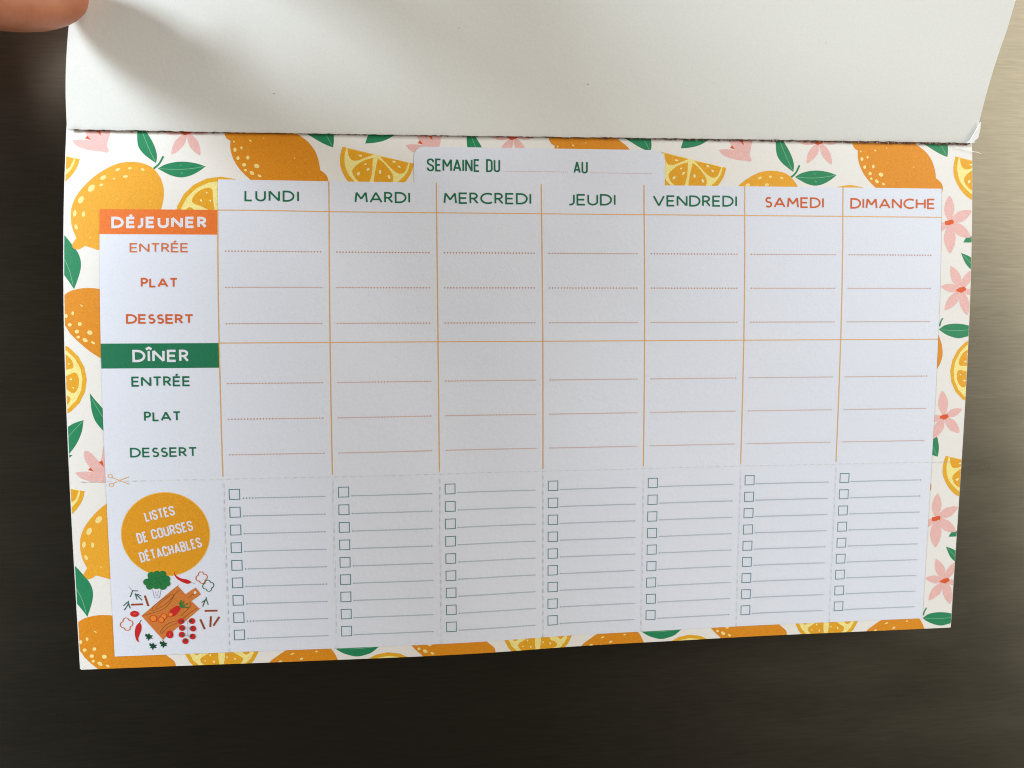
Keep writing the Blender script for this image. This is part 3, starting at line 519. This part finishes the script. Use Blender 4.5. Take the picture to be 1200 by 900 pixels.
# dotted writing lines
def dotted(parent, x0, x1, y, pitch, rad, col):
    mb = MB(); n = int((x1-x0)/pitch)
    for i in range(n+1):
        cx = x0+pitch*i
        mb.poly([(cx+rad*math.cos(a), y-rad*math.sin(a)) for a in (0, 1.047, 2.094, 3.142, 4.189, 5.236)], ink(col), PA+.03)
    return mb.build('writing_line', parent, False)
for i in range(7):
    for k in 'abdegh':
        dotted(page_o, colx[i]+V['ds'], colx[i]+V['de'], YY['l'+k], .98, .24, 'dotO')
dotted(page_o, 138.2, 159.0, 11.45, .62, .13, 'dotO'); dotted(page_o, 166.4, 187.0, 11.6, .62, .13, 'dotO')
for i in range(7):
    o = strips[i+1][0]
    for j in range(9):
        y = YY['b1']+(YY['b9']-YY['b1'])*j/8; cx = colx[i]+V['bo']; s = 1.62
        mb = MB(); ribbon(mb, [(cx-s, y-s), (cx+s, y-s), (cx+s, y+s), (cx-s, y+s), (cx-s, y-s)], .27, ink('box'), PA+.03); mb.build('check_box', o, False)
        dotted(o, colx[i]+6.15, colx[i]+V['de']+.3, y+1.3, .98, .24, 'dotG')
# lettering
for (txt, st, col, ax, ay, bx_, by_, cap, wd, wh) in TEXTS:
    word(txt, 'b' if st in ('b', 'b2') else st, col, ax, ay, bx_, by_, cap, wd, page_o if wh == 'p' else strips[0][0], PA+(.05 if wh == 'p' else .08),
         {'green': 'green', 'orange': 'orange', 'orange2': 'orange', 'white': 'white'}[col]+' word '+txt)
# disc and drawings on the title strip
ts, tr = strips[0]
mb = MB(); fill(mb, ellipse(28.3, 128.1, 13.75, 13.75, 0, 56), ink('discrim'), PA+.03, tr); fill(mb, ellipse(28.3, 128.1, 13.5, 13.5, 0, 56), ink('disc'), PA+.045, tr); mb.build('orange_disc', ts)
for k, (name, items) in enumerate(PICTURES):
    if name == 'printed_scissors':
        draw_motif(name, items, 0, 0, page_o, (0, 0, 300, YP), PA+.03); draw_motif(name, items, 0, 0, ts, tr, PA+.03)
    else:
        draw_motif(name, items, 0, 0, ts, tr, PA+.055+(.045 if name in ('printed_carrot', 'printed_tomato', 'printed_cherry_tomatoes') else 0))
# perforations: little raised lips, and grey strips painting the slits' shade
M_slit_shade = paper_mat('perforation_shade', hexc(160,162,176), .9, .1, .1, .3)
def perf(parent, pts):
    mb = MB(); r2 = random.Random(len(pts)+int(pts[0][0]))
    me_v, me_f, me_m = [], [], []
    for (x0, y0, x1, y1) in pts:
        L_ = math.hypot(x1-x0, y1-y0); ux, uy = (x1-x0)/L_, (y1-y0)/L_; nx, ny = -uy, ux
        hgt = .05+.07*r2.random(); hw = .15; b = len(me_v)
        for (px, py, o_) in ((x0, y0, 0), (x1, y1, 0), (x1+nx*hw, y1+ny*hw, 0), (x0+nx*hw, y0+ny*hw, 0), (x0+ux*.2+nx*hw*.6, y0+uy*.2+ny*hw*.6, hgt), (x1-ux*.2+nx*hw*.6, y1-uy*.2+ny*hw*.6, hgt)):
            me_v.append(page(px, py, PA+.06+o_))
        me_f += [(b+0, b+1, b+5, b+4), (b+3, b+4, b+5, b+2), (b+0, b+4, b+3), (b+1, b+2, b+5)]; me_m += [0]*4
        b = len(me_v); g = .085
        for (px, py) in ((x0, y0), (x1, y1), (x1-nx*g, y1-ny*g), (x0-nx*g, y0-ny*g)): me_v.append(page(px, py, PA+.065))
        me_f.append((b, b+1, b+2, b+3)); me_m.append(1)
    me = bpy.data.meshes.new('perforation'); me.from_pydata(me_v, [], me_f); me.materials.append(M_edge); me.materials.append(M_slit_shade)
    me.polygons.foreach_set('material_index', me_m); me.update()
    return link('perforation', me, parent)
pts = []; x = 3.0
while x < 295: pts.append((x, YP-.10, x+1.55, YP-.10)); x += 2.62
perf(page_o, pts)
for i in range(1, 8):
    pts = []; y = YP+1.3
    while y < PB-.8: pts.append((bx[i]+.12, y, bx[i]+.12, y+1.5)); y += 2.6
    perf(strips[i][0], pts)
# a small crease in the MARDI column
mb_v = []; cr = [(96.6, 31.6), (95.6, 33.4), (94.4, 35.0), (92.6, 36.3), (90.4, 37.1), (88.2, 37.6)]
me_f = []
for k, (x, y) in enumerate(cr):
    hh = .07*math.sin(math.pi*(k+.4)/(len(cr)-.2))
    for q, o_ in ((-.22, 0), (0, hh), (.5, 0)): mb_v.append(page(x+q*.55, y+q*.85, PA+.01+o_))
for k in range(len(cr)-1):
    for q in (0, 1): me_f.append((k*3+q, k*3+q+1, k*3+q+4, k*3+q+3))
me = bpy.data.meshes.new('crease'); me.from_pydata(mb_v, [], me_f); me.materials.append(ink('panel')); link('crease', me, page_o)

# ------------------------------------------------------------------ flipped-up cover
def shift(v): return .0028*v*v if v < 35 else 3.43+.1*(v-35)
def cover(X, v, off=0):
    s = X/300; v = max(v, 0)
    base = depth(X, 0)+1.1
    fwd_r = .235*v+.0002*v*v; fwd_l = .02*v+.00035*v*v
    g = fwd_l+(fwd_r-fwd_l)*(s**1.35)
    g += 1.2*math.sin(math.pi*min(1, s))*math.sin(min(1.6, v/60)) + .25*math.sin(X/37+v/29)*min(1, v/12)
    y0 = -.0+.25*math.sin(X/60)
    return W(X+shift(v)+.5*(1-s)*(1-v/60 if v < 60 else 0), y0-v*.985, base+g+off)
def cover_mesh():
    nx, ny = 150, 72; vs = []; fs = []; r3 = random.Random(2)
    jag = [.22*r3.random()-.05 if i % 2 else .0+.12*r3.random() for i in range(nx*4+1)]
    XS = [300*i/(nx*2) for i in range(nx*2+1)]; nx = len(XS)-1
    VS = [0, .5, 1.5]+[3+169*j/(ny-3) for j in range(ny-2)]
    for k, o_ in ((0, .22), (1, -.22)):
        for j, v in enumerate(VS):
            for i, X in enumerate(XS):
                vv = v-(jag[i]*1.2 if j == 0 else 0)
                pnt = cover(X, max(vv, 0), o_)
                if j == 0: pnt.z -= jag[i]*.0011; pnt.y += .0002*r3.random()
                vs.append(pnt)
    n1 = len(XS)*len(VS); vs = vs+vs; SB = 0
    a = lambda i, j, k: SB+k*n1+j*len(XS)+i
    for j in range(len(VS)-1):
        for i in range(nx):
            fs.append((a(i, j, 0), a(i+1, j, 0), a(i+1, j+1, 0), a(i, j+1, 0))); fs.append((a(i, j, 1), a(i, j+1, 1), a(i+1, j+1, 1), a(i+1, j, 1)))
    nf = len(fs); J = len(VS)-1; SB = 2*n1
    for i in range(nx):
        fs.append((a(i, 0, 0), a(i, 0, 1), a(i+1, 0, 1), a(i+1, 0, 0))); fs.append((a(i, J, 0), a(i+1, J, 0), a(i+1, J, 1), a(i, J, 1)))
    for j in range(J):
        fs.append((a(0, j, 0), a(0, j+1, 0), a(0, j+1, 1), a(0, j, 1))); fs.append((a(nx, j, 0), a(nx, j, 1), a(nx, j+1, 1), a(nx, j+1, 0)))
    me = bpy.data.meshes.new('cover_flap'); me.from_pydata(vs, [], fs); me.materials.append(M_cover); me.materials.append(M_edge)
    me.polygons.foreach_set('use_smooth', [i < nf for i in range(len(fs))]); me.polygons.foreach_set('material_index', [0 if i < nf else 1 for i in range(len(fs))])
    me.update(); return me
o = link('cover_flap', cover_mesh(), pad); o['label'] = 'blank off-white inside of the cover folded up'
# torn binding line, toothed, its dark tone painting the shadow gap under the cover
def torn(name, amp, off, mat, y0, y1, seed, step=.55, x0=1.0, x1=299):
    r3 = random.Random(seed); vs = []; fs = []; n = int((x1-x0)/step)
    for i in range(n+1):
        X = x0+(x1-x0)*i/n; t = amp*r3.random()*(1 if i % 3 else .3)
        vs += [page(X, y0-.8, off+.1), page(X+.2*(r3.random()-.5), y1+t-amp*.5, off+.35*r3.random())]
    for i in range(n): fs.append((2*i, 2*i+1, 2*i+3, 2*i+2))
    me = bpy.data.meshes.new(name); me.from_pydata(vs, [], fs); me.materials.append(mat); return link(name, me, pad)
torn('torn_binding_gap_shade', .7, .2, M_torn_shade, -.6, .32, 11)
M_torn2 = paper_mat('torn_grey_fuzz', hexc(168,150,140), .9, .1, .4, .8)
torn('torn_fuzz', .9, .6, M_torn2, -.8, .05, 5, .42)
# pale nibs where the perforated cover tore away
r3 = random.Random(9); vs = []; fs = []
for i in range(170):
    X = 2+296*r3.random(); b = len(vs); l_ = .25+.6*r3.random(); sl = (r3.random()-.5)*.8
    for q in ((X, -.1, .9), (X+.18, -.1, .95), (X+.1+sl, -.1+l_, .5+.4*r3.random())): vs.append(page(*q))
    fs.append((b, b+1, b+2))
me = bpy.data.meshes.new('paper_nibs'); me.from_pydata(vs, [], fs); me.materials.append(M_edge); o = link('paper_nibs', me, pad)
# torn corner and loose fibre at the right end of the fold
def slab(name, pts, off, th, mat):
    vs = [W(*p) for p in pts]+[W(p[0], p[1], p[2]-th) for p in pts]; n = len(pts)
    fs = [tuple(range(n))[::-1], tuple(range(n, 2*n))]+[(i, (i+1) % n, n+(i+1) % n, n+i) for i in range(n)]
    me = bpy.data.meshes.new(name); me.from_pydata(vs, [], fs); me.materials.append(mat); me.update(); return link(name, me, pad)
dR = depth(300, 0)+2.3
slab('torn_corner', [(296.2, .15, dR), (297.6, -.9, dR+.2), (299.2, -4.2, dR+.9), (300.2, -6.6, dR+1.4), (300.5, -4.6, dR+1.0), (300.3, -1.6, dR+.4), (299.2, -.7, dR+.2), (298.4, .1, dR+.1)], 0, .3, M_edge)
fib = [(293.5, 1.2), (295.5, 1.7), (297.8, 2.3), (299.6, 2.7), (301.2, 2.9), (302.6, 3.4)]
vs = []; fs = []
for k, (x, y) in enumerate(fib):
    for q in (-.16, .16): vs.append(W(x, y+q*(1-.12*k), depth(min(x, 300), y)+.5+.12*k))
for k in range(len(fib)-1): fs.append((2*k, 2*k+1, 2*k+3, 2*k+2))
me = bpy.data.meshes.new('loose_fibre'); me.from_pydata(vs, [], fs); me.materials.append(M_edge); link('loose_fibre', me, pad)
# specks of dust and pulp in the cover board
for (X, v, rr_) in ((64, 12, .30), (164, 16.5, .32), (240, 30, .2), (205, 8, .18), (120, 33, .2), (92, 24, .15)):
    n = 7; c_ = [cover(X+rr_*math.cos(6.283*i/n)*(1.2 if i % 2 else .7), v+rr_*math.sin(6.283*i/n)*.6, .27) for i in range(n)]
    me = bpy.data.meshes.new('dust_speck'); me.from_pydata(c_+[cover(X, v, .36)], [], [(i, (i+1) % n, n) for i in range(n)]); me.materials.append(M_torn2); link('dust_speck', me, pad)
# magnet bar that carries the pad, between backing card and door
bm = bmesh.new(); bmesh.ops.create_cube(bm, size=1)
for v in bm.verts: v.co = Vector((v.co.x*.27, FR-.0029+v.co.y*.0052, v.co.z*.014+.090-.010))
bmesh.ops.bevel(bm, geom=list(bm.edges), offset=.0008, segments=2, affect='EDGES')
me = bpy.data.meshes.new('magnet_strip'); bm.to_mesh(me); bm.free()
m, nt, b = nodes('magnet_black'); b.inputs['Base Color'].default_value = (.02, .02, .02, 1); b.inputs['Roughness'].default_value = .6
me.materials.append(m); link('magnet_strip', me, pad)

# ------------------------------------------------------------------ hand pressing the cover's upper left corner
def skin_mat():
    m, nt, b = nodes('skin'); N, L = nt.nodes, nt.links
    tc = N.new('ShaderNodeTexCoord')
    n1 = N.new('ShaderNodeTexNoise'); n1.inputs['Scale'].default_value = 70; n1.inputs['Detail'].default_value = 5
    n2 = N.new('ShaderNodeTexVoronoi'); n2.inputs['Scale'].default_value = 900
    mpg = N.new('ShaderNodeMapping'); mpg.inputs['Scale'].default_value = (2.4, 1, 1)
    wv = N.new('ShaderNodeTexNoise'); wv.inputs['Scale'].default_value = 260; wv.inputs['Detail'].default_value = 3
    L.new(tc.outputs['Object'], mpg.inputs['Vector']); L.new(mpg.outputs['Vector'], wv.inputs['Vector'])
    for n in (n1, n2): L.new(tc.outputs['Object'], n.inputs['Vector'])
    cr_ = N.new('ShaderNodeValToRGB'); cr_.color_ramp.elements[0].position = .3; cr_.color_ramp.elements[1].position = .7
    cr_.color_ramp.elements[0].color = (.38, .12, .055, 1); cr_.color_ramp.elements[1].color = (.50, .19, .095, 1)
    L.new(n1.outputs['Fac'], cr_.inputs['Fac']); L.new(cr_.outputs['Color'], b.inputs['Base Color'])
    b.inputs['Roughness'].default_value = .5
    b.inputs['Subsurface Weight'].default_value = .25; b.inputs['Subsurface Scale'].default_value = .003
    b.inputs['Subsurface Radius'].default_value = (1, .35, .2)
    bp = N.new('ShaderNodeBump'); bp.inputs['Strength'].default_value = .4; bp.inputs['Distance'].default_value = .0004
    L.new(wv.outputs['Fac'], bp.inputs['Height']); L.new(bp.outputs['Normal'], b.inputs['Normal'])
    return m
M_skin = skin_mat()
def skin_chain(name, pts, edges, radii, root=0, sub=2):
    me = bpy.data.meshes.new(name); me.from_pydata([W(*p) for p in pts], edges, [])
    o = bpy.data.objects.new(name, me); COL.objects.link(o)
    md = o.modifiers.new('s', 'SKIN'); md.use_smooth_shade = True
    for i, r in enumerate(radii):
        rx, ry = (r, r) if not isinstance(r, tuple) else r
        me.skin_vertices[0].data[i].radius = (rx/1000, ry/1000)
        me.skin_vertices[0].data[i].use_root = (i == root)
    sb = o.modifiers.new('u', 'SUBSURF'); sb.levels = sub; sb.render_levels = sub
    dg = bpy.context.evaluated_depsgraph_get(); m2 = bpy.data.meshes.new_from_object(o.evaluated_get(dg))
    bpy.data.objects.remove(o)
    return m2
meshes = []
meshes.append(skin_chain('arm', [(-300,190,215),(-236,90,160),(-184,10,122),(-150,-34,104),(-128,-58,99),(-104,-76,95),(-80,-88,88)], [(i, i+1) for i in range(6)], [40, 37, 31, (27, 24), (32, 22), (38, 20), (34, 14)], root=4))
def finger(p, r): meshes.append(skin_chain('finger', p, [(i, i+1) for i in range(len(p)-1)], r))
# thumb comes down steeply and presses the cover's edge
finger([(-104,-80,110),(-82,-62,92),(-58,-43,70),(-38,-33,48),(-21,-30.6,29),(-9,-30.8,15.5),(0,-33.6,5.6),(5.5,-37.6,1.1),(9.8,-42,-.6)], [17,16,13.5,12,11.4,11.0,10.6,9.6,6.5])
# four fingers bent down, their tips resting on the cover
finger([(-86,-80,100),(-54,-80,88),(-24,-81,66),(-6,-79,44),(4,-77,22),(7,-76,5)], [11,10.6,9.8,9.2,8.5,6])
finger([(-84,-96,96),(-52,-100,88),(-20,-104,68),(0,-103,44),(11,-101,22),(15,-100,5)], [11,10.8,9.8,9.2,8.5,6])
finger([(-84,-110,92),(-54,-119,84),(-24,-125,64),(-4,-125,42),(6,-123,20),(9,-122,5)], [10.5,10.2,9.3,8.8,8.1,6])
finger([(-84,-120,88),(-60,-135,78),(-38,-143,58),(-20,-145,38),(-9,-144,19),(-6,-143,6.5)], [9.5,9,8.2,7.6,7,5.4])
bm = bmesh.new()
for m_ in meshes:
    bm.from_mesh(m_)
me = bpy.data.meshes.new('person'); bm.to_mesh(me); bm.free()
tmp = bpy.data.objects.new('tmp', me); COL.objects.link(tmp)
rm = tmp.modifiers.new('r', 'REMESH'); rm.mode = 'VOXEL'; rm.voxel_size = .0016; rm.use_smooth_shade = True
sm = tmp.modifiers.new('sm', 'SMOOTH'); sm.iterations = 6; sm.factor = .5
dg = bpy.context.evaluated_depsgraph_get(); me2 = bpy.data.meshes.new_from_object(tmp.evaluated_get(dg))
bpy.data.objects.remove(tmp)
me2.name = 'person'; me2.materials.clear(); me2.materials.append(M_skin)
for p_ in me2.polygons: p_.use_smooth = True; p_.material_index = 0
person = link('person', me2)
person['label'] = 'bare hand reaching in from the left, thumb pressing the raised cover'; person['category'] = 'person'
# nails
def nail(c, u, v, n, lw, ww):
    u, v, n = Vector(u).normalized(), Vector(v).normalized(), Vector(n).normalized(); vs = []; fs = []
    A, B = 8, 8
    for j in range(B+1):
        for i in range(A+1):
            s = i/A*2-1; t = j/B*2-1
            k = 1-.25*max(0, t)**2*abs(s)
            q = Vector(c)+u*(t*lw/2*(1-.12*s*s))+v*(s*ww/2*k)-n*(ww*.22*s*s+.12*lw*t*t*.4)
            vs.append(W(*q))
    for j in range(B):
        for i in range(A): b0 = j*(A+1)+i; fs.append((b0, b0+1, b0+A+2, b0+A+1))
    me = bpy.data.meshes.new('fingernail'); me.from_pydata(vs, [], fs); me.materials.append(M_nail)
    me.polygons.foreach_set('use_smooth', [True]*len(fs)); me.update()
    o = link('fingernail', me, person); md = o.modifiers.new('t', 'SOLIDIFY'); md.thickness = .0005; return o
M_nail, nt, b = nodes('nail'); b.inputs['Base Color'].default_value = (.62, .34, .26, 1); b.inputs['Roughness'].default_value = .3
nail((4.6, -41.5, 14.2), (1, -.2, -.62), (.1, 1, -.35), (.55, -.3, .8), 13, 12)
for c in ((5.5,-78,17),(13.0,-100.5,17),(7.6,-122.5,16),(-7.6,-143.5,16)):
    nail((c[0]+7.6, c[1], c[2]), (.25, 0, -1), (0, 1, 0), (1, 0, .25), 10.5, 10)
